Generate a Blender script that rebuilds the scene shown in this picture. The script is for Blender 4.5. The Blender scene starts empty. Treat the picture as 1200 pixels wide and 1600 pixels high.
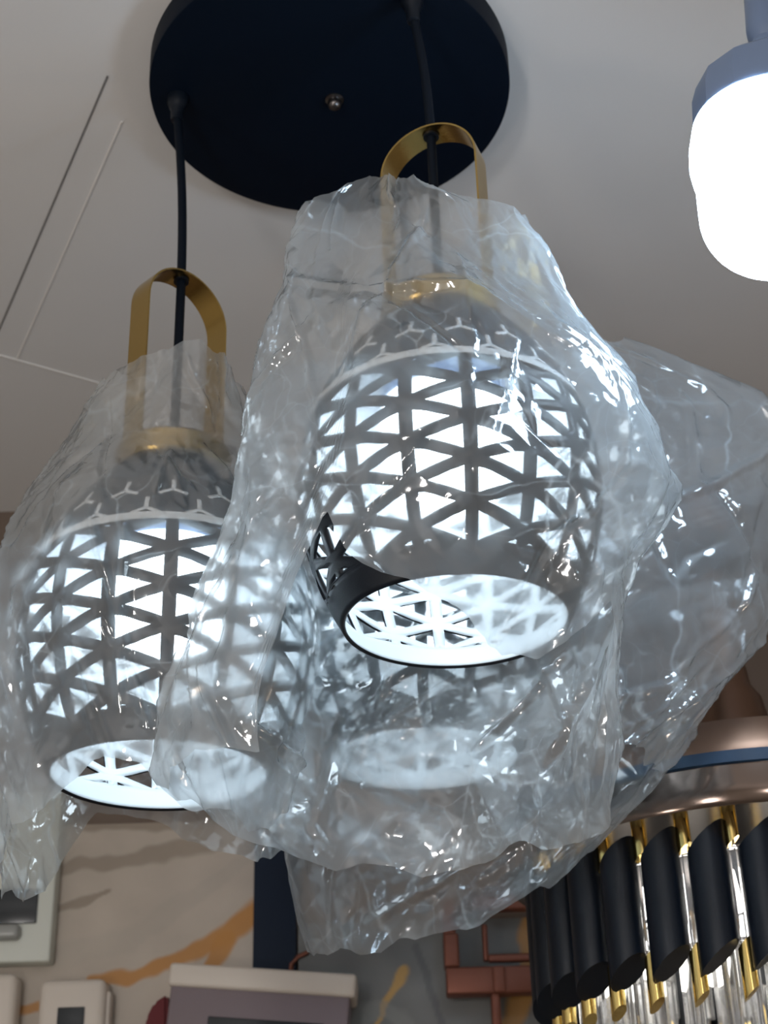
import bpy, bmesh, math, random
from math import sin, cos, pi, radians as R
from mathutils import Vector as V, Matrix, noise, geometry
random.seed(4)
SC = bpy.context.scene
COL = SC.collection

# ------------------------------------------------------------------ camera
Z0 = 1.5                                   # camera height
FPX, PITCH, ROLL = 2429.2, .493, -.0288
_f = V((0, cos(PITCH), sin(PITCH))); _u0 = V((0, -sin(PITCH), cos(PITCH))); _r0 = V((1, 0, 0))
_r = _r0 * cos(ROLL) + _u0 * sin(ROLL); _u = _u0 * cos(ROLL) - _r0 * sin(ROLL)
cam = bpy.data.cameras.new('camera'); camo = bpy.data.objects.new('camera', cam); COL.objects.link(camo)
m = Matrix((_r, _u, -_f)).transposed().to_4x4(); m.translation = V((0, 0, Z0)); camo.matrix_world = m
cam.lens = FPX / 1600 * 36; cam.sensor_width = 36; cam.sensor_fit = 'AUTO'
cam.clip_start = .02
cam.dof.use_dof = True; cam.dof.focus_distance = 1.06; cam.dof.aperture_fstop = 13
SC.camera = camo
SC.view_settings.view_transform = 'Standard'; SC.view_settings.look = 'None'
SC.view_settings.gamma = 1; SC.view_settings.use_curve_mapping = False
SC.view_settings.exposure = 0.0
SC.cycles.transparent_max_bounces = 40
SC.cycles.max_bounces = 14; SC.cycles.diffuse_bounces = 4; SC.cycles.transmission_bounces = 10; SC.cycles.glossy_bounces = 4
SC.cycles.use_denoising = True
SC.cycles.sample_clamp_indirect = 6

# ------------------------------------------------------------------ light
BULB_E = 9.5          # emission of the LED bulbs
BULB_COL = (.74, .89, 1.0)
world = bpy.data.worlds.new('world'); SC.world = world; world.use_nodes = True
world.node_tree.nodes['Background'].inputs[0].default_value = (.5, .48, .46, 1)
world.node_tree.nodes['Background'].inputs[1].default_value = .05
def shop_light(loc, power, col, size):
    l = bpy.data.lights.new('shop_light', 'POINT'); l.energy = power; l.color = col; l.shadow_soft_size = size
    o = bpy.data.objects.new('shop_light', l); o.location = loc; COL.objects.link(o)
shop_light((-.6, -.5, 1.75), 31, (1, .96, .93), .10)
shop_light((.3, -1.4, 2.1), 13, (1, .96, .94), .07)
shop_light((-.75, .35, 1.4), 7, (1, .92, .84), .08)
shop_light((1.25, 1.1, 1.2), 4, (1, .80, .62), .06)

# ------------------------------------------------------------------ camera geometry: a pixel on a known plane
def ray(px, py):
    return _f * FPX + _r * (px - 600) + _u * (800 - py)
def at(px, py, Y):                         # the point of the plane y = Y
    d = ray(px, py); d = d * (Y / d.y); return V((d.x, d.y, d.z + Z0))
def atz(px, py, z):
    d = ray(px, py); d = d * ((z - Z0) / d.z); return V((d.x, d.y, d.z + Z0))

# ------------------------------------------------------------------ helpers
def tag(o, label=None, cat=None, group=None, kind=None):
    if label: o['label'] = label
    if cat: o['category'] = cat
    if group: o['group'] = group
    if kind: o['kind'] = kind
    return o
def empty(name, loc, label=None, cat=None, group=None, rz=0):
    o = bpy.data.objects.new(name, None); COL.objects.link(o); o.location = loc; o.rotation_euler.z = rz
    o.empty_display_size = .05
    return tag(o, label, cat, group)
def obj(name, bm, mats, parent=None, smooth=None, loc=None):
    me = bpy.data.meshes.new(name)
    bmesh.ops.recalc_face_normals(bm, faces=bm.faces[:]) if smooth != 'keep' else None
    bm.to_mesh(me); bm.free()
    for mm in (mats if isinstance(mats, (list, tuple)) else [mats]): me.materials.append(mm)
    o = bpy.data.objects.new(name, me); COL.objects.link(o)
    if parent is not None: o.parent = parent
    if loc is not None: o.location = loc
    if smooth:
        for p in me.polygons: p.use_smooth = True
        if smooth != 'keep':
            me.set_sharp_from_angle(angle=R(smooth))
    return o
def B(): return bmesh.new()
def box(bm, c, s, rot=None, bev=0):
    g = bmesh.ops.create_cube(bm, size=1)['verts']
    bmesh.ops.scale(bm, vec=s, verts=g)
    if bev:
        es = list({e for v in g for e in v.link_edges})
        r = bmesh.ops.bevel(bm, geom=es, offset=bev, segments=3, affect='EDGES', profile=.5)
        g = list({v for f in r['faces'] for v in f.verts} | {v for v in g if v.is_valid})
    if rot is not None: bmesh.ops.rotate(bm, cent=(0, 0, 0), matrix=rot, verts=g)
    bmesh.ops.translate(bm, vec=c, verts=g)
    return g
def lathe(bm, prof, n=64, c=(0, 0, 0), cap0=False, cap1=False, twist=0):
    rings = []
    for (r, z) in prof:
        rings.append([bm.verts.new((c[0] + r * cos(2 * pi * i / n + twist), c[1] + r * sin(2 * pi * i / n + twist), c[2] + z)) for i in range(n)])
    for a, b in zip(rings, rings[1:]):
        for i in range(n):
            j = (i + 1) % n
            bm.faces.new((a[i], a[j], b[j], b[i]))
    if cap0: bm.faces.new(rings[0][::-1])
    if cap1: bm.faces.new(rings[-1])
    return rings
def tube(bm, pts, r, n=12, cap=True):
    pts = [V(p) for p in pts]; rings = []
    for k, p in enumerate(pts):
        t = (pts[min(k + 1, len(pts) - 1)] - pts[max(k - 1, 0)]).normalized()
        a = V((1, 0, 0)) if abs(t.x) < .8 else V((0, 1, 0))
        x = t.cross(a).normalized(); y = t.cross(x)
        rr = r[k] if isinstance(r, (list, tuple)) else r
        rings.append([bm.verts.new(p + x * rr * cos(2 * pi * i / n) + y * rr * sin(2 * pi * i / n)) for i in range(n)])
    for a, b in zip(rings, rings[1:]):
        for i in range(n):
            j = (i + 1) % n; bm.faces.new((a[i], a[j], b[j], b[i]))
    if cap: bm.faces.new(rings[0][::-1]); bm.faces.new(rings[-1])
def interp(x, tab, k=1):
    if x <= tab[0][0]: return tab[0][k]
    for a, b in zip(tab, tab[1:]):
        if x <= b[0]:
            t = (x - a[0]) / (b[0] - a[0]); return a[k] + (b[k] - a[k]) * t
    return tab[-1][k]
def sinterp(x, tab):                       # smooth (Catmull) interpolation of (x, y) pairs
    n = len(tab)
    if x <= tab[0][0]: return tab[0][1]
    if x >= tab[-1][0]: return tab[-1][1]
    for i in range(n - 1):
        if x <= tab[i + 1][0]:
            x0, y0 = tab[i]; x1, y1 = tab[i + 1]; h = x1 - x0; t = (x - x0) / h
            def sl(j):
                a = tab[max(j - 1, 0)]; b = tab[min(j + 1, n - 1)]; return (b[1] - a[1]) / (b[0] - a[0])
            m0, m1 = sl(i) * h, sl(i + 1) * h
            return (2*t**3-3*t*t+1)*y0 + (t**3-2*t*t+t)*m0 + (-2*t**3+3*t*t)*y1 + (t**3-t*t)*m1

# ------------------------------------------------------------------ materials
def mat(name, col, rough=.5, metal=0, bump=0, bscale=200, emit=None, vary=0, spec=.5, coat=0):
    m = bpy.data.materials.new(name); m.use_nodes = True; nt = m.node_tree; b = nt.nodes['Principled BSDF']
    b.inputs['Base Color'].default_value = (*col, 1); b.inputs['Roughness'].default_value = rough
    b.inputs['Metallic'].default_value = metal; b.inputs['Specular IOR Level'].default_value = spec
    b.inputs['Coat Weight'].default_value = coat
    tc = nt.nodes.new('ShaderNodeTexCoord')
    nz = nt.nodes.new('ShaderNodeTexNoise'); nz.inputs['Scale'].default_value = bscale; nz.inputs['Detail'].default_value = 4
    nt.links.new(tc.outputs['Object'], nz.inputs['Vector'])
    if bump:
        bp = nt.nodes.new('ShaderNodeBump'); bp.inputs['Strength'].default_value = bump; bp.inputs['Distance'].default_value = .001
        nt.links.new(nz.outputs['Fac'], bp.inputs['Height']); nt.links.new(bp.outputs['Normal'], b.inputs['Normal'])
    if vary:
        n2 = nt.nodes.new('ShaderNodeTexNoise'); n2.inputs['Scale'].default_value = 6; n2.inputs['Detail'].default_value = 5
        nt.links.new(tc.outputs['Object'], n2.inputs['Vector'])
        mx = nt.nodes.new('ShaderNodeMix'); mx.data_type = 'RGBA'
        mx.inputs['A'].default_value = (*[c * (1 - vary) for c in col], 1); mx.inputs['B'].default_value = (*[min(1, c * (1 + vary)) for c in col], 1)
        nt.links.new(n2.outputs['Fac'], mx.inputs['Factor']); nt.links.new(mx.outputs['Result'], b.inputs['Base Color'])
    if emit:
        b.inputs['Emission Color'].default_value = (*emit[0], 1); b.inputs['Emission Strength'].default_value = emit[1]
    return m
M = {}
M['ceiling'] = mat('ceiling_panel', (.73, .725, .725), .55, bump=.15, bscale=300, vary=.03)
M['joint_shade'] = mat('joint_shade', (.17, .17, .17), .8)
M['joint_light'] = mat('joint_filler', (.80, .785, .76), .7)
M['wall'] = mat('brown_wall', (.155, .115, .09), .7, bump=.1, vary=.12)
M['side'] = mat('shop_wall', (.55, .52, .48), .8, vary=.05)
M['floor'] = mat('floor', (.35, .33, .30), .5, vary=.1)
M['black'] = mat('matte_black', (.003, .006, .012), .42, bump=.12, bscale=900, spec=.3)
M['canopy'] = mat('canopy_black', (.0012, .005, .013), .55, bump=.15, bscale=1200, spec=.12)
M['white_in'] = mat('white_enamel', (.60, .63, .65), .45)
M['cable'] = mat('cable_black', (.003, .006, .012), .6, spec=.12, bump=.4, bscale=1500)
M['brass'] = mat('brushed_brass', (.46, .31, .10), .22, 1, bump=.12, bscale=500, vary=.12)
M['gold'] = mat('polished_gold', (.88, .66, .24), .16, 1)
M['pale'] = mat('pale_grey', (.72, .74, .75), .4)  # even pale grey of the ring below the dome and the inlays
M['chrome'] = mat('chrome', (.7, .7, .7), .2, 1)
M['screw'] = mat('dark_screw', (.16, .15, .15), .3, 1)
M['bulb'] = mat('lit_diffuser', (.9, .9, .9), .4, emit=(BULB_COL, BULB_E))
M['bulb_bright'] = mat('lit_diffuser_bright', (.9, .9, .9), .4, emit=((.60, .80, 1.0), 24))
M['bulb_dim'] = mat('lit_diffuser_dim', (.9, .9, .9), .4, emit=(BULB_COL, 5.0))
M['bulbs'] = mat('lit_lamp_in_chandelier', (.9, .9, .9), .4, emit=((1, .95, .86), 6))
M['collar'] = mat('bulb_collar', (.15, .21, .34), .4)
M['copper'] = mat('brushed_copper', (.19, .11, .075), .36, 1, vary=.2)
M['copper_wall'] = mat('aged_copper', (.20, .075, .05), .5, .6, vary=.25)
M['bronze'] = mat('bronze_mirror', (.17, .13, .11), .14, 1, vary=.15)
M['navy'] = mat('navy_panel', (.004, .012, .030), .55, spec=.2)
M['blue'] = mat('blue_film', (.012, .045, .10), .3)
M['blackglass'] = mat('dark_window', (.018, .024, .03), .18)
M['purple'] = mat('dark_facets', (.035, .028, .04), .12, .6)
M['cream'] = mat('cream_plastic', (.66, .60, .54), .45)
M['white_p'] = mat('white_plastic', (.60, .63, .58), .45)
M['mauve'] = mat('mauve_front', (.20, .16, .18), .5, vary=.08)
M['red'] = mat('dark_red_cloth', (.13, .012, .018), .7)
M['grey_knob'] = mat('grey_plastic', (.30, .31, .30), .3)

def marble(name):
    m = bpy.data.materials.new(name); m.use_nodes = True; nt = m.node_tree; b = nt.nodes['Principled BSDF']
    b.inputs['Roughness'].default_value = .45
    a = nt.nodes.new('ShaderNodeVertexColor'); a.layer_name = 'vein'
    nz = nt.nodes.new('ShaderNodeTexNoise'); nz.inputs['Scale'].default_value = 14; nz.inputs['Detail'].default_value = 6
    tc = nt.nodes.new('ShaderNodeTexCoord'); nt.links.new(tc.outputs['Object'], nz.inputs['Vector'])
    rp = nt.nodes.new('ShaderNodeMapRange'); rp.inputs['To Min'].default_value = .82; rp.inputs['To Max'].default_value = 1.15
    nt.links.new(nz.outputs['Fac'], rp.inputs['Value'])
    mx = nt.nodes.new('ShaderNodeMix'); mx.data_type = 'RGBA'; mx.blend_type = 'MULTIPLY'; mx.inputs['Factor'].default_value = 1
    nt.links.new(a.outputs['Color'], mx.inputs['A']); nt.links.new(rp.outputs['Result'], mx.inputs['B'])
    nt.links.new(mx.outputs['Result'], b.inputs['Base Color'])
    return m
M['marble'] = marble('veined_marble')

def film(name, haze, tint=(.93, .97, 1.0), blur=.35):
    m = bpy.data.materials.new(name); m.use_nodes = True; nt = m.node_tree; N = nt.nodes; L = nt.links
    for n in list(N): N.remove(n)
    out = N.new('ShaderNodeOutputMaterial')
    tc = N.new('ShaderNodeTexCoord')
    # small flat crumples: each cell of a stretched, distorted mosaic tilts its own way
    nrm = N.new('ShaderNodeNewGeometry'); prev = nrm.outputs['Normal']
    wn = N.new('ShaderNodeTexNoise'); wn.inputs['Scale'].default_value = 16; wn.inputs['Detail'].default_value = 2; L.new(tc.outputs['Object'], wn.inputs['Vector'])
    wm = N.new('ShaderNodeVectorMath'); wm.operation = 'SCALE'; wm.inputs['Scale'].default_value = .05; L.new(wn.outputs['Color'], wm.inputs[0])
    wa = N.new('ShaderNodeVectorMath'); wa.operation = 'ADD'; L.new(tc.outputs['Object'], wa.inputs[0]); L.new(wm.outputs[0], wa.inputs[1])
    for scl, st, k in ((26, (1, 1, .45), .34), (70, (1, .8, .6), .26)):
        mp = N.new('ShaderNodeMapping'); mp.inputs['Scale'].default_value = st; mp.inputs['Rotation'].default_value = (.3, .5, .2); L.new(wa.outputs[0], mp.inputs['Vector'])
        vo = N.new('ShaderNodeTexVoronoi'); vo.inputs['Scale'].default_value = scl; L.new(mp.outputs[0], vo.inputs['Vector'])
        sb_ = N.new('ShaderNodeVectorMath'); sb_.operation = 'SUBTRACT'; sb_.inputs[1].default_value = (.5, .5, .5); L.new(vo.outputs['Color'], sb_.inputs[0])
        sk = N.new('ShaderNodeVectorMath'); sk.operation = 'SCALE'; sk.inputs['Scale'].default_value = k; L.new(sb_.outputs[0], sk.inputs[0])
        ad = N.new('ShaderNodeVectorMath'); ad.operation = 'ADD'; L.new(prev, ad.inputs[0]); L.new(sk.outputs[0], ad.inputs[1]); prev = ad.outputs[0]
    bp = N.new('ShaderNodeVectorMath'); bp.operation = 'NORMALIZE'; L.new(prev, bp.inputs[0])
    tr = N.new('ShaderNodeBsdfTransparent'); tr.inputs['Color'].default_value = (.975, .98, .985, 1)
    rf = N.new('ShaderNodeBsdfRefraction'); rf.inputs['IOR'].default_value = 1.03; rf.inputs['Roughness'].default_value = .95
    rf.inputs['Color'].default_value = (.97, .98, .985, 1)
    through = N.new('ShaderNodeMixShader'); through.inputs[0].default_value = blur
    L.new(tr.outputs[0], through.inputs[1]); L.new(rf.outputs[0], through.inputs[2])
    df = N.new('ShaderNodeBsdfDiffuse'); df.inputs['Color'].default_value = (*tint, 1); L.new(bp.outputs[0], df.inputs['Normal'])
    tl = N.new('ShaderNodeBsdfTranslucent'); tl.inputs['Color'].default_value = (*tint, 1)
    sc = N.new('ShaderNodeMixShader'); sc.inputs[0].default_value = .6
    L.new(df.outputs[0], sc.inputs[1]); L.new(tl.outputs[0], sc.inputs[2])
    # haze is thicker where the film is seen edge-on and along creases
    lw = N.new('ShaderNodeLayerWeight'); lw.inputs['Blend'].default_value = .3
    pw = N.new('ShaderNodeMath'); pw.operation = 'MULTIPLY_ADD'; pw.inputs[1].default_value = .26; pw.inputs[2].default_value = haze
    L.new(lw.outputs['Facing'], pw.inputs[0])
    # stress-whitened creases: thin broken lines scatter more
    prev_h = pw.outputs[0]
    for scl, st, wdt, k, ns in ((9, (1, 1, .5), .018, .34, 7), (17, (.8, 1, 1), .016, .26, 11), (30, (1, .7, .7), .02, .16, 15)):
        mp = N.new('ShaderNodeMapping'); mp.inputs['Scale'].default_value = st; mp.inputs['Rotation'].default_value = (.4 * scl, .2, .9); L.new(wa.outputs[0], mp.inputs['Vector'])
        ve = N.new('ShaderNodeTexVoronoi'); ve.feature = 'DISTANCE_TO_EDGE'; ve.inputs['Scale'].default_value = scl; L.new(mp.outputs[0], ve.inputs['Vector'])
        mr = N.new('ShaderNodeMapRange'); mr.inputs['From Min'].default_value = wdt; mr.inputs['From Max'].default_value = .002; L.new(ve.outputs['Distance'], mr.inputs['Value'])
        nm = N.new('ShaderNodeTexNoise'); nm.inputs['Scale'].default_value = ns; nm.inputs['Detail'].default_value = 1; L.new(tc.outputs['Object'], nm.inputs['Vector'])
        m2 = N.new('ShaderNodeMapRange'); m2.inputs['From Min'].default_value = .48; m2.inputs['From Max'].default_value = .64; m2.inputs['To Max'].default_value = k; L.new(nm.outputs['Fac'], m2.inputs['Value'])
        ml = N.new('ShaderNodeMath'); ml.operation = 'MULTIPLY_ADD'; L.new(mr.outputs[0], ml.inputs[0]); L.new(m2.outputs[0], ml.inputs[1]); L.new(prev_h, ml.inputs[2]); prev_h = ml.outputs[0]
    pw = prev_h.node
    body = N.new('ShaderNodeMixShader'); L.new(pw.outputs[0], body.inputs[0])
    L.new(through.outputs[0], body.inputs[1]); L.new(sc.outputs[0], body.inputs[2])
    gl = N.new('ShaderNodeBsdfGlossy'); gl.inputs['Roughness'].default_value = .10; L.new(bp.outputs[0], gl.inputs['Normal'])
    l2 = N.new('ShaderNodeLayerWeight'); l2.inputs['Blend'].default_value = .5; L.new(bp.outputs[0], l2.inputs['Normal'])
    p5 = N.new('ShaderNodeMath'); p5.operation = 'POWER'; p5.inputs[1].default_value = 4; L.new(l2.outputs['Facing'], p5.inputs[0])
    fr = N.new('ShaderNodeMath'); fr.operation = 'MULTIPLY_ADD'; fr.inputs[1].default_value = .6; fr.inputs[2].default_value = .11; fr.use_clamp = True
    L.new(p5.outputs[0], fr.inputs[0])
    fin = N.new('ShaderNodeMixShader'); L.new(fr.outputs[0], fin.inputs[0]); L.new(body.outputs[0], fin.inputs[1]); L.new(gl.outputs[0], fin.inputs[2])
    L.new(fin.outputs[0], out.inputs['Surface'])
    return m
M['film'] = film('clear_plastic_film', .15, tint=(.83, .93, 1.0), blur=.62)

def crystal():
    m = bpy.data.materials.new('cut_crystal'); m.use_nodes = True; b = m.node_tree.nodes['Principled BSDF']
    b.inputs['Base Color'].default_value = (.97, .98, 1, 1); b.inputs['Roughness'].default_value = .04
    b.inputs['Transmission Weight'].default_value = .9; b.inputs['IOR'].default_value = 1.5
    return m
M['crystal'] = crystal()

# ------------------------------------------------------------------ the room
CZ = Z0 + 1.104; WY = 2.02
def slab(name, lo, hi, m):
    bm = B(); lo, hi = V(lo), V(hi); box(bm, (lo + hi) / 2, hi - lo); return tag(obj(name, bm, m), kind='structure')
slab('ceiling', (-1.8, -2.2, CZ), (1.8, WY + .1, CZ + .08), M['ceiling'])
slab('wall_back', (-1.8, WY, 0), (1.8, WY + .1, CZ), M['wall'])
slab('wall_left', (-1.9, -2.2, 0), (-1.8, WY + .1, CZ), M['side'])
slab('wall_right', (1.8, -2.2, 0), (1.9, WY + .1, CZ), M['side'])
slab('wall_front', (-1.8, -2.3, 0), (1.8, -2.2, CZ), M['side'])
slab('floor', (-1.8, -2.2, -.1), (1.8, WY + .1, 0), M['floor'])
def joint(name, p, q, w, m, dz=.0012):
    a, b = atz(*p, CZ), atz(*q, CZ); d = (b - a).normalized(); n = V((-d.y, d.x, 0))
    bm = B()
    box(bm, (0, 0, 0), ((b - a).length, w, dz))
    o = obj(name, bm, m, loc=(a + b) / 2 - V((0, 0, dz / 2))); o.rotation_euler.z = math.atan2(d.y, d.x)
    return tag(o, kind='structure')
joint('trim_1', (168, 118), (-8, 530), .0014, M['joint_shade'])  # dark strip painted for the shade in the open ceiling slit
joint('trim_2', (190, 190), (27, 560), .0016, M['joint_light'])
joint('trim_3', (-10, 552), (240, 622), .0020, M['joint_light'])

# ------------------------------------------------------------------ canopy
CX, CY, HZ = -.0407, 1.1438, Z0 + 1.0741
ATT = [V((CX + .1479 * cos(3.1857 + k * 2.0944), CY + .1479 * sin(3.1857 + k * 2.0944), HZ)) for k in range(3)]
can = empty('ceiling_canopy', (CX, CY, HZ), 'large round matte black canopy plate on the ceiling holding three pendant cables', 'ceiling canopy')
bm = B()
lathe(bm, [(.0001, 0), (.172, 0), (.1745, .0008), (.175, .003), (.175, .0299), (.0001, .0299)], 128)
obj('plate', bm, M['canopy'], can, 30)
bm = B(); lathe(bm, [(.0001, -.012), (.004, -.0112), (.0062, -.009), (.007, -.005), (.006, -.002), (.009, -.001), (.009, 0)], 24)
obj('centre_screw', bm, M['screw'], can, 40).location = (.004, .002, 0)
for a in ATT:
    bm = B(); lathe(bm, [(.0035, -.030), (.0058, -.029), (.0066, -.016), (.0085, -.012), (.0105, -.006), (.0105, 0)], 24, cap0=True)
    g = obj('cable_grip', bm, M['black'], can, 40); g.location = a - V((CX, CY, HZ))

# ------------------------------------------------------------------ pendant lamps
PROF = [(0, .083), (.02, .0935), (.05, .1055), (.09, .114), (.12, .115), (.15, .111), (.17, .105), (.20, .092), (.23, .072), (.25, .056), (.262, .046)]
def rad(z): return sinterp(z, PROF)
NC = 16; UW = .0446; HROW = .0308; ZB, ZT = .0195, .165; ZV = .0457
def clip(poly, n, d):                      # keep n.p >= d
    out = []
    for i, a in enumerate(poly):
        b = poly[(i + 1) % len(poly)]; da = n.dot(a) - d; db = n.dot(b) - d
        if da >= 0: out.append(a)
        if da * db < 0: out.append(a + (b - a) * (da / (da - db)))
    res = []
    for p in out:
        if not res or (p - res[-1]).length > 1e-6: res.append(p)
    if len(res) > 1 and (res[0] - res[-1]).length < 1e-6: res.pop()
    return res
def subdiv(poly, n):
    return [a + (poly[(i + 1) % len(poly)] - a) * (k / n) for i, a in enumerate(poly) for k in range(n)]
def lattice_bm():
    bm = B()
    def place(p):
        th = p.x / UW * 2 * pi / NC; r = rad(p.y); return (r * sin(th), -r * cos(th), p.y)
    for c in range(NC):
        for k in range(-2, 6):
            if c % 2 == 0: e0, e1 = ZV, ZV - HROW / 2
            else: e0, e1 = ZV - HROW / 2, ZV
            x0, x1 = c * UW, (c + 1) * UW
            def z0(j): return e0 + j * HROW
            def z1(j): return e1 + j * HROW
            if e1 < e0: tris = [((x0, z0(k)), (x1, z1(k + 1)), (x0, z0(k + 1))), ((x0, z0(k)), (x1, z1(k)), (x1, z1(k + 1)))]
            else: tris = [((x0, z0(k)), (x1, z1(k)), (x0, z0(k + 1))), ((x1, z1(k)), (x1, z1(k + 1)), (x0, z0(k + 1)))]
            for t in tris:
                P = [V(q).to_2d() if len(q) > 2 else V((q[0], q[1])) for q in t]
                P = clip(P, V((0, 1)), ZB); 
                if len(P) < 3: continue
                P = clip(P, V((0, -1)), -ZT)
                if len(P) < 3: continue
                I = P[:]
                for i in range(len(P)):
                    a, b = P[i], P[(i + 1) % len(P)]; d = (b - a).normalized(); n = V((-d.y, d.x))
                    horiz = abs(d.y) < .01
                    w = .0012 if horiz else (.0051 if abs(d.x) < .01 else .0039)
                    I = clip(I, n, n.dot(a) + w)
                    if len(I) < 3: break
                area = 0
                if len(I) >= 3: area = abs(sum(I[i].x * I[(i+1) % len(I)].y - I[(i+1) % len(I)].x * I[i].y for i in range(len(I)))) / 2
                po = subdiv(P, 6)
                if area > 1.2e-5:
                    pi_ = subdiv(I, 6)
                    loops = [[V((q.x, q.y, 0)) for q in po], [V((q.x, q.y, 0)) for q in pi_]]
                    allp = po + pi_
                else:
                    loops = [[V((q.x, q.y, 0)) for q in po]]; allp = po
                vs = [bm.verts.new(place(q)) for q in allp]
                for f in geometry.tessellate_polygon(loops):
                    a, b, c_ = [allp[i] for i in f]
                    ar = (b - a).cross(c_ - a) if hasattr(b - a, 'cross') else 0
                    if abs(ar) < 1e-12: continue
                    ids = f if ar > 0 else f[::-1]
                    try: bm.faces.new([vs[i] for i in ids])
                    except ValueError: pass
    bmesh.ops.remove_doubles(bm, verts=bm.verts[:], dist=2e-5)
    return bm
def solid(o, t):
    md = o.modifiers.new('wall', 'SOLIDIFY'); md.thickness = t; md.offset = -1; md.material_offset = 1; md.use_even_offset = False
    return o
def prof_bm(z0, z1, n, seg=112):
    bm = B(); lathe(bm, [(rad(z0 + (z1 - z0) * i / n), z0 + (z1 - z0) * i / n) for i in range(n + 1)], seg); return bm
def outward(bm):
    for f in bm.faces:
        c = f.calc_center_median()
        if f.normal.dot(V((c.x, c.y, .0))) < 0: f.normal_flip()
    return bm
def led_bulb(parent, r, zb, zt, neck, name='bulb', lit='bulb'):
    """T-shaped LED bulb hanging down: lit body zb..zt, faceted collar above, neck above that"""
    bm = B(); h = zt - zb
    pr = [(.0001, zb)]
    for i in range(1, 11):
        a = i / 10 * pi / 2; pr.append(((r * .945 - .030 * r / .05) + .030 * r / .05 * sin(a), zb + .034 * r / .05 * (1 - cos(a))))
    pr += [(r * .96, zb + h * .50), (r * .97, zb + h * .60), (r * 1.0, zb + h * .64), (r * 1.03, zb + h * .72), (r * 1.03, zb + h * .84), (r, zb + h * .95), (r * .985, zt)]
    lathe(bm, pr, 64, cap1=True)
    b = obj(name, bm, M[lit], parent, 60)
    k = r / .05
    bm = B(); lathe(bm, [(r * .97, zt), (r * .985, zt + .002), (r * .985, zt + .020 * k), (r * .93, zt + .032 * k), (r * .74, zt + .042 * k), (r * .46, zt + .048 * k), (.014, min(neck, zt + .056 * k))], 14, cap0=True, cap1=True)
    obj('collar', bm, M['collar'], b, 20)
    return b
LAT = None
def pendant(loc, att, col_deg, hand_deg, label, lit='bulb'):
    global LAT
    root = empty('pendant_lamp', loc, label, 'pendant lamp', 'three caged pendant lamps under the round canopy')
    sh = None
    if LAT is None:
        bm = outward(lattice_bm()); o = obj('shade', bm, [M['black'], M['white_in']], root, 'keep'); LAT = o.data
    else:
        o = bpy.data.objects.new('shade', LAT); COL.objects.link(o); o.parent = root
    solid(o, .0022); sh = o
    sh.rotation_euler.z = R(col_deg)
    o = obj('rim_ring', outward(prof_bm(0, ZB, 6)), [M['black'], M['white_in']], sh, 'keep'); solid(o, .003)
    bm = B(); lathe(bm, [(rad(ZT - .001) - .002, ZT - .001), (rad(ZT - .001) + .0012, ZT - .001), (rad(ZT + .006) + .0012, ZT + .006), (rad(ZT + .006) - .002, ZT + .006)], 112)
    tag(obj('collar_band', bm, M['pale'], sh, 40), 'pale grey ring below the dark dome')
    o = obj('dome', outward(prof_bm(ZT + .005, .262, 14)), [M['black'], M['white_in']], sh, 'keep'); solid(o, .002)
    # three-armed surface inlays, pale colour standing in for the lit white inside
    for row, (z, off) in enumerate(((.176, .5), (.197, 0))):
        for c in range(NC):
            th0 = (c + off) * 2 * pi / NC; bm = B()
            for ang in (90, 210, 330):
                steps = 4; Lh = .0145 if ang == 90 else .0125
                prev = None
                for i in range(steps + 1):
                    t = i / steps * Lh; row_ = []
                    for sgn in (-1, 1):
                        uu = cos(R(ang)) * t - sin(R(ang)) * .0017 * sgn; vv = sin(R(ang)) * t + cos(R(ang)) * .0017 * sgn
                        zz = z + vv * .8; r = rad(zz) + .0006; th = th0 + uu / r
                        row_.append(bm.verts.new((r * sin(th), -r * cos(th), zz)))
                    if prev: bm.faces.new((prev[0], row_[0], row_[1], prev[1]))
                    prev = row_
            o = obj('pale_inlay', outward(bm), M['pale'], sh, 'keep'); md = o.modifiers.new('wall', 'SOLIDIFY'); md.thickness = .0008; md.offset = -1
    # brass cap and handle
    bm = B(); lathe(bm, [(.030, .2600), (.046, .2600), (.0485, .263), (.0485, .279), (.046, .282), (.020, .284), (.012, .290), (.0001, .290)], 64)
    tag(obj('cap', bm, M['brass'], root, 35), 'brass cap disc')
    bm = B(); hw = .0125; t = .0016; Ra = .0425; zs = .275; ze = .463 - Ra
    path = [(-Ra, zs), (-Ra, zs + .04), (-Ra, zs + .08), (-Ra, ze - .02)] + [(-Ra * cos(a * pi / 28), ze + Ra * sin(a * pi / 28)) for a in range(0, 29)] + [(Ra, ze - .02), (Ra, zs + .08), (Ra, zs + .04), (Ra, zs)]
    prev = None
    for k, (x, z) in enumerate(path):
        a = path[max(k - 1, 0)]; b = path[min(k + 1, len(path) - 1)]; d = V((b[0] - a[0], b[1] - a[1])).normalized(); n = V((-d.y, d.x)) * t / 2
        cur = [bm.verts.new((x + n.x, -hw, z + n.y)), bm.verts.new((x + n.x, hw, z + n.y)), bm.verts.new((x - n.x, hw, z - n.y)), bm.verts.new((x - n.x, -hw, z - n.y))]
        if prev:
            for i in range(4): bm.faces.new((prev[i], cur[i], cur[(i + 1) % 4], prev[(i + 1) % 4]))
        else: bm.faces.new(cur)
        prev = cur
    bm.faces.new(prev[::-1])
    h = tag(obj('handle', bm, M['brass'], root, 40), 'brass strap handle arch'); h.rotation_euler.z = R(hand_deg)
    bm = B(); lathe(bm, [(.0036, .4595), (.0068, .4595), (.0068, .4655), (.0036, .4655)], 24)
    obj('grommet', bm, M['black'], h, 30)
    # cable from the canopy down through the handle into the cap
    a = att - V(loc) - V((0, 0, .02)); bm = B()
    pts = [V((0, 0, .288)), V((0, 0, .36)), V((0, 0, .462))]
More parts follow.
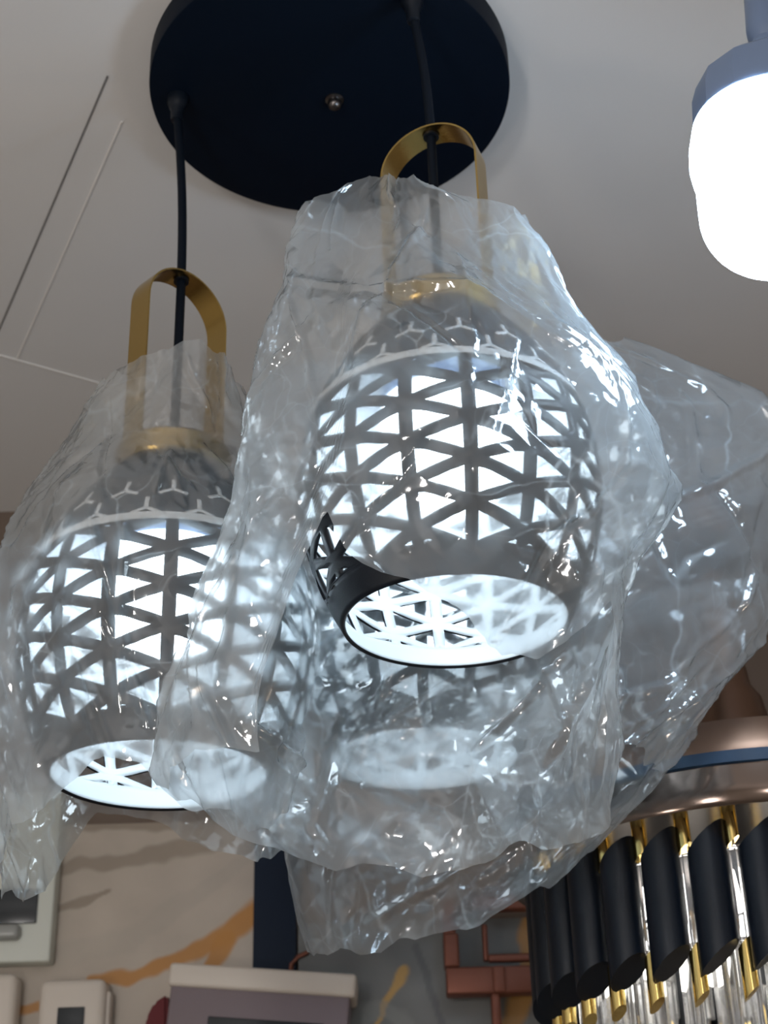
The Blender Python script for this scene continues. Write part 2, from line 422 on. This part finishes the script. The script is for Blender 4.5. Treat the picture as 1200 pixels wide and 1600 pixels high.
    for i in range(1, 9):
        t_ = i / 8; p = pts[2].lerp(a, t_); p += V((1, .4, 0)) * .0025 * sin(t_ * pi); pts.append(p)
    tube(bm, pts, .0041, 14)
    obj('cable', bm, M['cable'], root, 60)
    b = led_bulb(root, .049, .100, .186, .252, lit=lit)
    bm = B(); lathe(bm, [(.019, .236), (.021, .238), (.021, .262), (.019, .263)], 32, cap0=True, cap1=True); obj('socket', bm, M['black'], root, 40)
    return root
LOC_F = V((.050, 1.031, Z0 + .4597)); LOC_L = V((-.175, 1.123, Z0 + .3821)); LOC_T = V((.0275, 1.275, Z0 + .4412))
pendant(LOC_F, ATT[1], 5.6, -22, 'nearest lit black lattice pendant lamp, wrapped in clear plastic, open end facing viewer')
pendant(LOC_L, ATT[0], 9.7, 46, 'lit black lattice pendant lamp hanging lowest at the left under clear plastic')
pendant(LOC_T, ATT[2], 0, 70, 'rear lattice pendant lamp, dimmer and mostly hidden behind the nearest one and its plastic', 'bulb_dim')

# ------------------------------------------------------------------ plastic bags
ch = V((.3473, 1.502, 0))                    # the chandelier's axis
def hsh(a, b, c):
    n = (a * 73856093) ^ (b * 19349663) ^ (c * 83492791); n = (n ^ (n >> 13)) * 1274126177 & 0xffffffff
    n = (n ^ (n >> 16)) * 668265263 & 0xffffffff
    return ((n ^ (n >> 15)) & 0xffff) / 32767.5 - 1
def facets(s, t, N, h, shear, seed):
    """flat triangular facets: random node heights, linear in between; s runs 0..1 round the tube, t in metres"""
    x = (s + shear * t) * N; y = t / h + 200; i = math.floor(x); j = math.floor(y); fx = x - i; fy = y - j
    i0, i1 = i % N, (i + 1) % N
    a = hsh(i0, j, seed); b = hsh(i1, j, seed); c = hsh(i0, j + 1, seed); d = hsh(i1, j + 1, seed)
    if hsh(i0, j, seed + 77) > 0:
        return a + (b - a) * fx + (d - b) * fy if fx > fy else a + (d - c) * fx + (c - a) * fy
    return a + (b - a) * fx + (c - a) * fy if fx + fy < 1 else d + (c - d) * (1 - fx) + (b - d) * (1 - fy)
def bag(name, loc, rows, ztop, zbot, near, far, seed, label, nu=380, nv=260, lens=1.0, yl=0, yr=0, folds=80, amp=1.0):
    """Open film tube around a lamp. rows: (pixel y, left px, right px) extents; near/far: depth tables (local z, metres);
    ztop / zbot: edge heights as (degrees, local z), 0 = right, 90 = away, 180 = left, 270 = towards the viewer; yl / yr: how far the sides bend."""
    tab = []
    for (y, xl, xr) in rows:
        z = at((xl + xr) / 2, y, loc.y).z - loc.z
        tab.append((z, at(xl, y, loc.y + yl).x - loc.x, at(xr, y, loc.y + yr).x - loc.x))
    tab.sort()
    def wrap(q): q = sorted(q); return [(q[-1][0] - 360, q[-1][1])] + q + [(q[0][0] + 360, q[0][1])]
    zt, zb = wrap(ztop), wrap(zbot)
    rnd = random.Random(seed); F = []
    for k in range(folds):
        s0 = rnd.random(); t0 = rnd.uniform(-.15, .38); an = R(rnd.gauss(90, 28)); ln = rnd.uniform(.05, .22)
        F.append((s0, t0, cos(an), sin(an), ln, rnd.uniform(.0036, .0075), rnd.uniform(.002, .0060) * rnd.choice((1, 1, -1))))
    PER = .82
    bm = B(); grid = []
    for j in range(nv + 1):
        v = j / nv; line = []
        for i in range(nu):
            dg = 360 * i / nu; a = R(dg); ca, sa = cos(a), sin(a)
            top = interp(dg, zt) + .010 * facets(i / nu, .1, 13, .05, 0, seed + 1) + .004 * facets(i / nu, .1, 41, .05, 0, seed + 2)
            bot = interp(dg, zb) + .012 * facets(i / nu, .1, 15, .05, 0, seed + 3) + .005 * facets(i / nu, .1, 43, .05, 0, seed + 4)
            z = top + (bot - top) * v
            l, r = interp(z, tab, 1), interp(z, tab, 2)
            cx = (l + r) / 2; hx = (r - l) / 2
            n_, f_ = interp(z, near), interp(z, far)
            yy = math.copysign(abs(sa) ** lens, sa); yy *= f_ if sa > 0 else n_
            side = abs(ca) ** 3
            p = V((cx + hx * ca, yy + side * (yr if ca > 0 else yl), z))
            out = V((ca / max(hx, .03), sa / .12, 0)).normalized()
            s = i / nu; wx = .018 * noise.noise(V((ca * 1.8, sa * 1.8, z * 9 + seed))); wy = .016 * noise.noise(V((ca * 1.8 + 7, sa * 1.8, z * 9 - seed)))
            s2, t2 = s + wx, z + wy
            d = .0095 * facets(s2, t2, 13, .085, .35, seed) + .0030 * facets(s2, t2, 31, .040, -.5, seed + 5) + .0011 * facets(s, t2, 73, .018, .8, seed + 9) + .0004 * facets(s2, z, 150, .009, -1.1, seed + 13)
            for (s0, t0, dx, dy, ln, w, hgt) in F:
                ds = (s - s0 + .5) % 1 - .5; X = ds * PER; Y = z - t0
                al = X * dx + Y * dy
                if 0 < al < ln:
                    pe = abs(X * dy - Y * dx)
                    if pe < w: d += hgt * (1 - pe / w) * min(1, 4 * (1 - abs(2 * al / ln - 1)))
            p += out * d * amp
            p.z += .003 * facets(s2, t2, 29, .04, .3, seed + 21) * amp
            if -.01 < p.z < .30:                  # never inside the lamp
                rr = (rad(max(0, min(.262, p.z))) if p.z < .262 else .050) + .0045
                h = math.hypot(p.x, p.y)
                if h < rr: p.x *= rr / h; p.y *= rr / h
            for q in (LOC_F, LOC_L, LOC_T):        # nor inside a neighbouring lamp
                if q is not loc:
                    e = p + loc - q
                    if -.01 < e.z < .30:
                        rr = (rad(max(0, min(.262, e.z))) if e.z < .262 else .050) + .006; h = math.hypot(e.x, e.y)
                        if h < rr: p.x += e.x * (rr / h - 1); p.y += e.y * (rr / h - 1)
            e = p + loc - ch; h = math.hypot(e.x, e.y)
            if h < .245 and e.z < Z0 + .60: p.x += e.x * (.245 / h - 1); p.y += e.y * (.245 / h - 1)
            line.append(bm.verts.new(p))
        grid.append(line)
    for a_, b_ in zip(grid, grid[1:]):
        for i in range(nu):
            k = (i + 1) % nu; bm.faces.new((a_[i], a_[k], b_[k], b_[i]))
    o = obj(name, bm, M['film'], None, 'keep', loc=loc)
    return tag(o, label, 'plastic bag', 'clear plastic bags over the pendant lamps')
bag('plastic_bag', LOC_F,
    [(318, 580, 662), (335, 548, 700), (370, 498, 752), (402, 472, 815), (450, 450, 850), (520, 422, 895), (590, 404, 945), (660, 394, 1005), (740, 376, 1038),
     (830, 352, 1062), (870, 342, 1040), (920, 325, 1000), (960, 306, 985), (1040, 284, 975), (1110, 260, 968), (1235, 250, 965), (1330, 300, 958), (1390, 420, 930)],
    [(0, .33), (40, .36), (90, .385), (180, .345), (230, .375), (270, .375), (320, .345)],
    [(0, -.160), (41, -.155), (90, -.150), (111, -.145), (151, -.135), (180, -.135), (236, -.130), (242, .035), (255, .010), (271, -.012), (285, -.044), (298, -.074), (311, -.064), (326, -.04), (336, -.03), (345, -.09), (353, -.14)],
    [(-.15, .115), (0, .118), (.05, .120), (.12, .124), (.2, .114), (.26, .085), (.33, .062), (.4, .05)],
    [(-.15, .085), (-.05, .105), (0, .112), (.12, .119), (.2, .112), (.26, .085), (.33, .06), (.4, .045)],
    11, 'large clear plastic bag over the nearest pendant lamp, hazy and crinkled', nu=460, nv=320, yl=-.055, yr=-.05, lens=1.18)
bag('plastic_bag', LOC_L,
    [(552, 300, 372), (600, 176, 394), (650, 140, 402), (720, 102, 420), (770, 72, 432), (830, 32, 445), (900, 10, 455), (950, -4, 470), (1050, -14, 478),
     (1150, -20, 480), (1250, -14, 470), (1350, -5, 455), (1420, 0, 440)],
    [(0, .365), (30, .375), (60, .372), (90, .35), (140, .34), (180, .335), (240, .335), (270, .345), (310, .36)],
    [(0, -.04), (29, -.04), (52, -.048), (80, -.012), (106, -.002), (117, -.002), (136, -.045), (158, -.085), (180, -.09), (205, -.065), (238, -.042), (257, -.036), (277, -.034), (296, -.06), (312, -.067), (340, -.05)],
    [(-.1, .11), (0, .110), (.05, .118), (.12, .124), (.2, .112), (.26, .08), (.33, .06), (.4, .05)],
    [(-.1, .10), (0, .115), (.12, .125), (.2, .112), (.26, .085), (.33, .06), (.4, .045)],
    51, 'clear plastic bag over the left pendant lamp, reaching the left picture edge', yl=.0, yr=.03)
bag('plastic_bag', LOC_T,
    [(430, 570, 760), (512, 545, 895), (545, 530, 940), (600, 500, 1080), (655, 480, 1190), (690, 474, 1220), (700, 470, 1222), (850, 450, 1226), (1000, 442, 1204), (1100, 438, 1135),
     (1160, 436, 1100), (1240, 436, 1040), (1340, 438, 950), (1420, 452, 880), (1495, 478, 800)],
    [(0, .405), (90, .40), (180, .36), (270, .40)],
    [(0, -.03), (18, -.074), (41, -.104), (105, -.131), (154, -.155), (163, -.150), (172, -.10), (180, -.07), (225, -.04), (270, -.02), (315, -.02), (340, -.02)],
    [(-.2, .08), (-.05, .10), (0, .117), (.12, .121), (.2, .112), (.26, .085), (.33, .06), (.4, .05)],
    [(-.2, .06), (-.05, .09), (.12, .13), (.2, .115), (.26, .085), (.33, .06), (.4, .045)],
    92, 'clear plastic bag over the rear pendant lamp, a wide flap spreading to the right', nu=440, nv=280, lens=1.25, yr=-.03)

# ------------------------------------------------------------------ bright bulb at the right
BX, BY, BZ = .292, .905, Z0 + .688
hb = empty('hanging_bulb', (BX, BY, BZ), 'bright white LED bulb hanging alone at the right of the pendants', 'light bulb')
led_bulb(hb, .0605, 0, .118, .205, 'lit_body', 'bulb_bright')
hb.rotation_euler.y = R(5)
bm = B(); lathe(bm, [(0.0097, .174), (0.0119, .178), (0.0101, .184), (0.0119, .190), (0.0101, .196), (0.0119, .202), (0.0104, .208), (0.0137, .214), (0.0144, .220), (0.0144, .255), (0.0086, .263), (0.0029, .266)], 28, cap0=True, cap1=True)
obj('socket', bm, M['collar'], hb, 40)
bm = B(); tube(bm, [(0, 0, .264), (.001, 0, .33), (0, 0, (CZ - BZ) / cos(R(5)) - .0005)], .003, 10); obj('cord', bm, M['cable'], hb, 60)

# ------------------------------------------------------------------ chandelier at the lower right
RT = .204; NT = 30
ctop = at(1110, 1300, 1.502 - RT).z; cbot = at(1115, 1490, 1.502 - RT).z; hT = ctop - cbot
root = empty('chandelier', (ch.x, ch.y, cbot), 'round chandelier with slanted black tubes, gold rods and hanging crystal bars', 'chandelier')
def cut_tube(bm, r, zlo, zhi, slope, n=28):
    a, b = [], []
    for i in range(n):
        t = 2 * pi * i / n; x, y = r * cos(t), r * sin(t)
        a.append(bm.verts.new((x, y, zlo + slope * x))); b.append(bm.verts.new((x, y, zhi + slope * x)))
    for i in range(n): j = (i + 1) % n; bm.faces.new((a[i], a[j], b[j], b[i]))
    bm.faces.new(a[::-1]); bm.faces.new(b)
tm = rm = cm = None
for k in range(NT):
    th = -pi / 2 + (k + .1) * 2 * pi / NT                      # -90 deg faces the camera
    p = V((RT * cos(th), RT * sin(th), 0)); rz = th + pi / 2
    bm = B(); cut_tube(bm, .0170, 0, hT, .8); o = obj('black_tube', bm, M['black'], root, 40); o.location = p; o.rotation_euler.z = rz
    th2 = th + pi / NT; p2 = V(((RT - .006) * cos(th2), (RT - .006) * sin(th2), 0))
    for lo_, hi_ in ((-.030, .012), (hT - .006, hT + .034)):
        bm = B(); cut_tube(bm, .0068, lo_, hi_, .9, 16)
        o = obj('gold_rod', bm, M['gold'], root, 40); o.location = p2; o.rotation_euler.z = th2 + pi / 2
    bm = B(); box(bm, (0, 0, hT * .5), (.010, .008, hT - .02), bev=.0024)
    box(bm, (0, .010, hT * .55), (.016, .006, hT * .8), bev=.002)
    o = obj('crystal_prism', bm, M['crystal'], root); o.location = p2; o.rotation_euler.z = th2 + pi / 2
for k in range(64):
    th = 2 * pi * k / 64; rr = .150 if k % 2 else .172
    bm = B(); zb_ = -.15 - .02 * random.random()
    lathe(bm, [(.0001, zb_ - .006), (.0062, zb_), (.0062, .045), (.0001, .048)], 6)
    o = obj('crystal_bar', bm, M['crystal'], root); o.location = (rr * cos(th), rr * sin(th), 0)
rimz = at(1180, 1252, 1.502 - .235).z - cbot; z_bl0 = at(1180, 1188, 1.502 - .235).z - cbot; z_bl1 = at(1180, 1166, 1.502 - .235).z - cbot; z_tp = at(1180, 1110, 1.502 - .235).z - cbot
bm = B(); lathe(bm, [(.0001, rimz + .004), (.228, rimz + .004), (.235, rimz), (.237, rimz + .004), (.2365, (rimz + z_bl0) / 2), (.235, z_bl0)], 96); obj('mirror_plate', bm, M['bronze'], root, 30)
bm = B(); lathe(bm, [(.235, z_bl0), (.238, z_bl0 + .001), (.238, z_bl1 - .001), (.235, z_bl1)], 96); tag(obj('blue_trim', bm, M['blue'], root, 30), 'dark blue band around the top')
bm = B(); lathe(bm, [(.235, z_bl1), (.234, z_bl1 + .008), (.222, z_tp), (.10, z_tp + .012), (.03, z_tp + .014)], 96); obj('top_drum', bm, M['copper'], root, 30)
zc = lambda y: at(1180, y, 1.502).z - cbot
bm = B(); lathe(bm, [(.05, z_tp + .006), (.034, zc(1095)), (.025, zc(1075)), (.022, zc(1040)), (.022, zc(905))], 48); obj('copper_stem', bm, M['copper'], root, 40)
bm = B(); g = bmesh.ops.create_icosphere(bm, subdivisions=2, radius=.043)['verts']; bmesh.ops.scale(bm, vec=(1.05, 1.05, .68), verts=g); bmesh.ops.translate(bm, vec=(0, 0, zc(875)), verts=g)
obj('faceted_ball', bm, M['purple'], root)
bm = B(); lathe(bm, [(.025, zc(850)), (.036, zc(835)), (.038, zc(815)), (.036, zc(775)), (.012, zc(755)), (.0001, zc(748))], 40); obj('copper_cup', bm, M['copper'], root, 40)
bm = B(); tube(bm, [(0, 0, zc(800)), (0, WY - ch.y, zc(800))], .014, 20); lathe(bm, [(.0001, 0), (.04, 0), (.04, .012), (.0001, .012)], 32)
bm.verts.ensure_lookup_table(); vv = bm.verts[-128:]
bmesh.ops.rotate(bm, cent=(0, 0, 0), matrix=Matrix.Rotation(R(90), 3, 'X'), verts=vv); bmesh.ops.translate(bm, vec=(0, WY - ch.y, zc(800)), verts=vv)
obj('wall_arm', bm, M['copper'], root, 40)
for k in range(10):
    th = 2 * pi * k / 10 + .5
    bm = B(); lathe(bm, [(.0001, .005), (.012, .010), (.016, .03), (.012, .06), (.0001, .062)], 20); o = obj('candle_bulb', bm, M['bulbs'], root, 40); o.location = (.125 * cos(th), .125 * sin(th), hT * .3)

# ------------------------------------------------------------------ panels on the back wall
def rect(px0, py0, px1, py1, Y):           # wall rectangle from two opposite pixels
    a = at(px0, py0, Y); b = at(px1, py1, Y); return min(a.x, b.x), max(a.x, b.x), min(a.z, b.z), max(a.z, b.z)
def marble_panel(name, x0, x1, z0, z1, Y, th, base, veins, label, nx=240, nz=160, mottle=.06, seed=0):
    bm = B(); cl = bm.verts.layers.float_color.new('vein'); front = []
    yf = Y - th
    for j in range(nz + 1):
        line = []
        for i in range(nx + 1):
            x = x0 + (x1 - x0) * i / nx; z = z0 + (z1 - z0) * j / nz
            v = bm.verts.new((x, yf, z)); p = V((x, z))
            c = V(base)
            c *= 1 + mottle * noise.noise(V((x * 9 + seed, z * 14 - x * 5, seed)))+ mottle * .6 * noise.noise(V((x * 25, z * 25 + seed, 3)))
            wob = V((noise.noise(V((x * 40, z * 40, 1))), noise.noise(V((x * 40, z * 40, 8))))) * .006
            for (pts, w, vc, op) in veins:
                d = 9
                for a, b in zip(pts, pts[1:]):
                    ab = b[0] - a[0]; t = max(0, min(1, (p + wob - a[0]).dot(ab) / ab.length_squared)); ww = a[1] + (b[1] - a[1]) * t
                    d = min(d, (p + wob - a[0] - ab * t).length / ww)
                k = max(0, min(1, (1.25 - d) / .5)) * op
                c = c.lerp(V(vc), k)
            v[cl] = (c.x, c.y, c.z, 1); line.append(v)
        front.append(line)
    for j in range(nz):
        for i in range(nx): bm.faces.new((front[j][i], front[j][i + 1], front[j + 1][i + 1], front[j + 1][i]))
    def back(v):
        w = bm.verts.new((v.co.x, Y - .001, v.co.z)); w[cl] = v[cl]; return w
    loop = front[0][:] + [r[-1] for r in front[1:]] + front[-1][-2::-1] + [r[0] for r in front[-2:0:-1]]
    bk = [back(v) for v in loop]
    for i in range(len(loop)):
        j = (i + 1) % len(loop); bm.faces.new((loop[i], bk[i], bk[j], loop[j]))
    bm.faces.new(bk[::-1])
    return tag(obj(name, bm, M['marble'], None, 25), label, 'wall panel')
def vein(pts, Y, w):                        # pixel polyline on the wall with widths in pixels
    s = 1 / 1000.
    return [(V((at(x, y, Y).x, at(x, y, Y).z)), ww * s) for (x, y, ww) in pts]
PY = WY - .012
cx0 = at(-220, 1500, PY).x; cx1 = at(396, 1420, PY).x; cz0 = at(100, 1800, PY).z; cz1 = at(250, 1285, PY).z
GOLD = (.46, .20, .03); TAUPE = (.19, .145, .10)
marble_panel('marble_panel', cx0, cx1, cz0, cz1, WY, .012, (.47, .41, .35),
    [(vein([(140, 1532, 5), (200, 1526, 9), (225, 1520, 8), (300, 1490, 10), (350, 1462, 13), (400, 1425, 15), (420, 1412, 14)], PY, 1), 1, GOLD, .95),
     (vein([(352, 1470, 12), (335, 1500, 10), (318, 1525, 6)], PY, 1), 1, GOLD, .95),
     (vein([(60, 1440, 5), (110, 1415, 5), (168, 1392, 3)], PY, 1), 1, TAUPE, .6),
     (vein([(0, 1375, 8), (120, 1352, 9), (200, 1345, 10), (330, 1315, 14)], PY, 1), 1, TAUPE, .55),
     (vein([(120, 1290, 9), (300, 1290, 7), (420, 1280, 9)], PY, 1), 1, TAUPE, .6),
     (vein([(0, 1588, 5), (30, 1580, 5), (60, 1572, 6)], PY, 1), 1, GOLD, .9),
     (vein([(60, 1500, 16), (200, 1470, 16), (390, 1340, 8)], PY, 1), 1, (.40, .36, .31), .4)],
    'cream marble wall panel with a thick golden vein, behind the switch boxes', seed=2)
bm = B(); x0, x1, z0, z1 = rect(397, 1285, 462, 1800, PY); box(bm, ((x0 + x1) / 2, WY - .0055, (z0 + z1) / 2), (x1 - x0, .011, z1 - z0))
tag(obj('navy_strip', bm, M['navy']), 'narrow plain navy wall strip between the cream and grey marble panels', 'wall panel')
gx0 = at(466, 1520, PY).x; gx1 = gx0 + .78; gz1 = at(600, 1440, PY).z; gz0 = at(600, 1800, PY).z
marble_panel('marble_panel', gx0, gx1, gz0, gz1, WY, .012, (.15, .155, .155),
    [(vein([(585, 1600, 3), (605, 1565, 4), (622, 1535, 6), (632, 1520, 8)], PY, 1), 1, (.50, .30, .08), .9),
     (vein([(830, 1400, 10), (822, 1470, 11), (832, 1530, 9), (810, 1575, 14), (790, 1610, 12)], PY, 1), 1, (.42, .22, .05), .85),
     (vein([(540, 1590, 12), (600, 1575, 10), (640, 1600, 8)], PY, 1), 1, (.24, .25, .24), .5),
     (vein([(650, 1480, 5), (668, 1530, 4), (690, 1600, 5)], PY, 1), 1, (.08, .085, .095), .6)],
    'dark grey marble wall panel with fine golden veins behind the copper pipe fixture', mottle=.35, seed=6)
bm = B(); pts = [at(452, 1620, PY), at(453, 1530, PY), at(456, 1508, PY), at(465, 1496, PY), at(482, 1489, PY), at(540, 1484, PY)]
tube(bm, [p - V((0, .004, 0)) for p in pts[:5]], .003, 10)
tag(obj('edge_trim', bm, M['copper_wall'], None, 50), 'thin curved copper trim at the left edge of grey marble panel', 'trim')

# copper pipe fixture on the grey panel
CYP = WY - .05
cp = empty('pipe_wall_light', at(770, 1540, WY - .012), 'square copper pipe wall fixture in front of the grey marble panel', 'wall light')
def pipe(name, x0, y0, x1, y1, dep):
    a, b, c, d = rect(x0, y0, x1, y1, CYP); bm = B()
    box(bm, ((a + b) / 2, CYP, (c + d) / 2), (b - a, dep, d - c), bev=.003)
    bmesh.ops.translate(bm, vec=-cp.location, verts=bm.verts[:])
    return obj(name, bm, M['copper_wall'], cp, 30)
pipe('upright_block', 692, 1462, 718, 1514, .03); pipe('base_bar', 696, 1515, 850, 1553, .03); pipe('thin_bar', 762, 1492, 852, 1502, .012)
pipe('side_bar', 752, 1445, 764, 1503, .012); pipe('lower_post', 766, 1550, 786, 1640, .02); pipe('top_bar', 735, 1402, 860, 1422, .02); pipe('upper_post', 690, 1405, 712, 1466, .022)
pipe('joint_block', 768, 1513, 790, 1555, .036); 
bm = B(); c = at(770, 1534, CYP); tube(bm, [(0, -.02, c.z - cp.location.z), (0, WY - .012 - cp.location.y, c.z - cp.location.z)], .008, 12); obj('wall_bracket', bm, M['copper_wall'], cp, 40)

# white boxes in front of the cream panel
def boxpart(bm, x0, y0, x1, y1, yf, yb, bev, org):
    a, b, c, d = rect(x0, y0, x1, y1, yf)
    box(bm, ((a + b) / 2 - org.x, (yf + yb) / 2 - org.y, (c + d) / 2 - org.z), (b - a, yb - yf, d - c), bev=bev)
FY = WY - .012
o_ = at(20, 1500, FY); sb = empty('switch_box', o_, 'white box with a dark window and grey knob at left edge of the cream panel', 'electrical box')
bm = B(); boxpart(bm, -110, 1240, 77, 1502, FY - .03, FY, .003, o_); obj('casing', bm, M['white_p'], sb, 40)
bm = B(); boxpart(bm, -90, 1392, 56, 1442, FY - .033, FY - .028, .001, o_); obj('window', bm, M['blackglass'], sb, 40)
bm = B(); boxpart(bm, -60, 1444, 28, 1466, FY - .046, FY - .028, .006, o_); obj('knob', bm, M['grey_knob'], sb, 40)
o_ = at(105, 1640, FY); sb = empty('wall_device', o_, 'rounded cream wall device with a small dark screen, between the vein and left edge', 'electrical box')
bm = B(); boxpart(bm, 62, 1530, 156, 1700, FY - .04, FY, .010, o_); obj('casing', bm, M['cream'], sb, 40)
bm = B(); boxpart(bm, 90, 1574, 128, 1640, FY - .042, FY - .038, .001, o_); obj('screen', bm, M['blackglass'], sb, 40)
bm = B(); boxpart(bm, 150, 1548, 166, 1680, FY - .028, FY - .004, .004, o_); obj('side_cover', bm, M['cream'], sb, 40)
o_ = at(0, 1640, FY); sb = empty('wall_device', o_, 'cream wall device cut off by the left picture edge at the bottom corner', 'electrical box')
bm = B(); boxpart(bm, -80, 1522, 12, 1700, FY - .04, FY, .010, o_); obj('casing', bm, M['cream'], sb, 40)
bm = B(); boxpart(bm, -52, 1570, -14, 1640, FY - .042, FY - .038, .001, o_); obj('screen', bm, M['blackglass'], sb, 40)
o_ = at(410, 1680, FY); sb = empty('display_box', o_, 'mauve fronted box with a cream lid at bottom centre, in front of navy strip', 'box')
rz = Matrix.Rotation(R(-1.8), 3, 'Y')
bm = B(); boxpart(bm, 268, 1540, 552, 1760, FY - .07, FY, .003, o_); obj('casing', bm, M['mauve'], sb, 40)
bm = B(); boxpart(bm, 263, 1515, 557, 1543, FY - .076, FY, .005, o_); obj('lid', bm, M['cream'], sb, 40)
bm = B(); boxpart(bm, 330, 1594, 512, 1660, FY - .073, FY - .066, .001, o_); obj('front_window', bm, M['blackglass'], sb, 40)
sb.rotation_euler.y = R(5.2); sb.location.x -= .009
bm = B(); a = at(250, 1600, FY - .02)
pr = [(262, 1552), (240, 1566), (228, 1590), (222, 1640), (262, 1640)]
f0 = [bm.verts.new(at(x, y, FY - .03)) for x, y in pr]; f1 = [bm.verts.new(V((v.co.x, FY, v.co.z))) for v in f0]
bm.faces.new(f0); bm.faces.new(f1[::-1])
for i in range(5): j = (i + 1) % 5; bm.faces.new((f0[i], f1[i], f1[j], f0[j]))
bmesh.ops.bevel(bm, geom=bm.edges[:], offset=.004, segments=2, affect='EDGES')
tag(obj('red_pouch', bm, M['red'], None, 40), 'dark red pouch against the left side of the mauve fronted box', 'pouch')
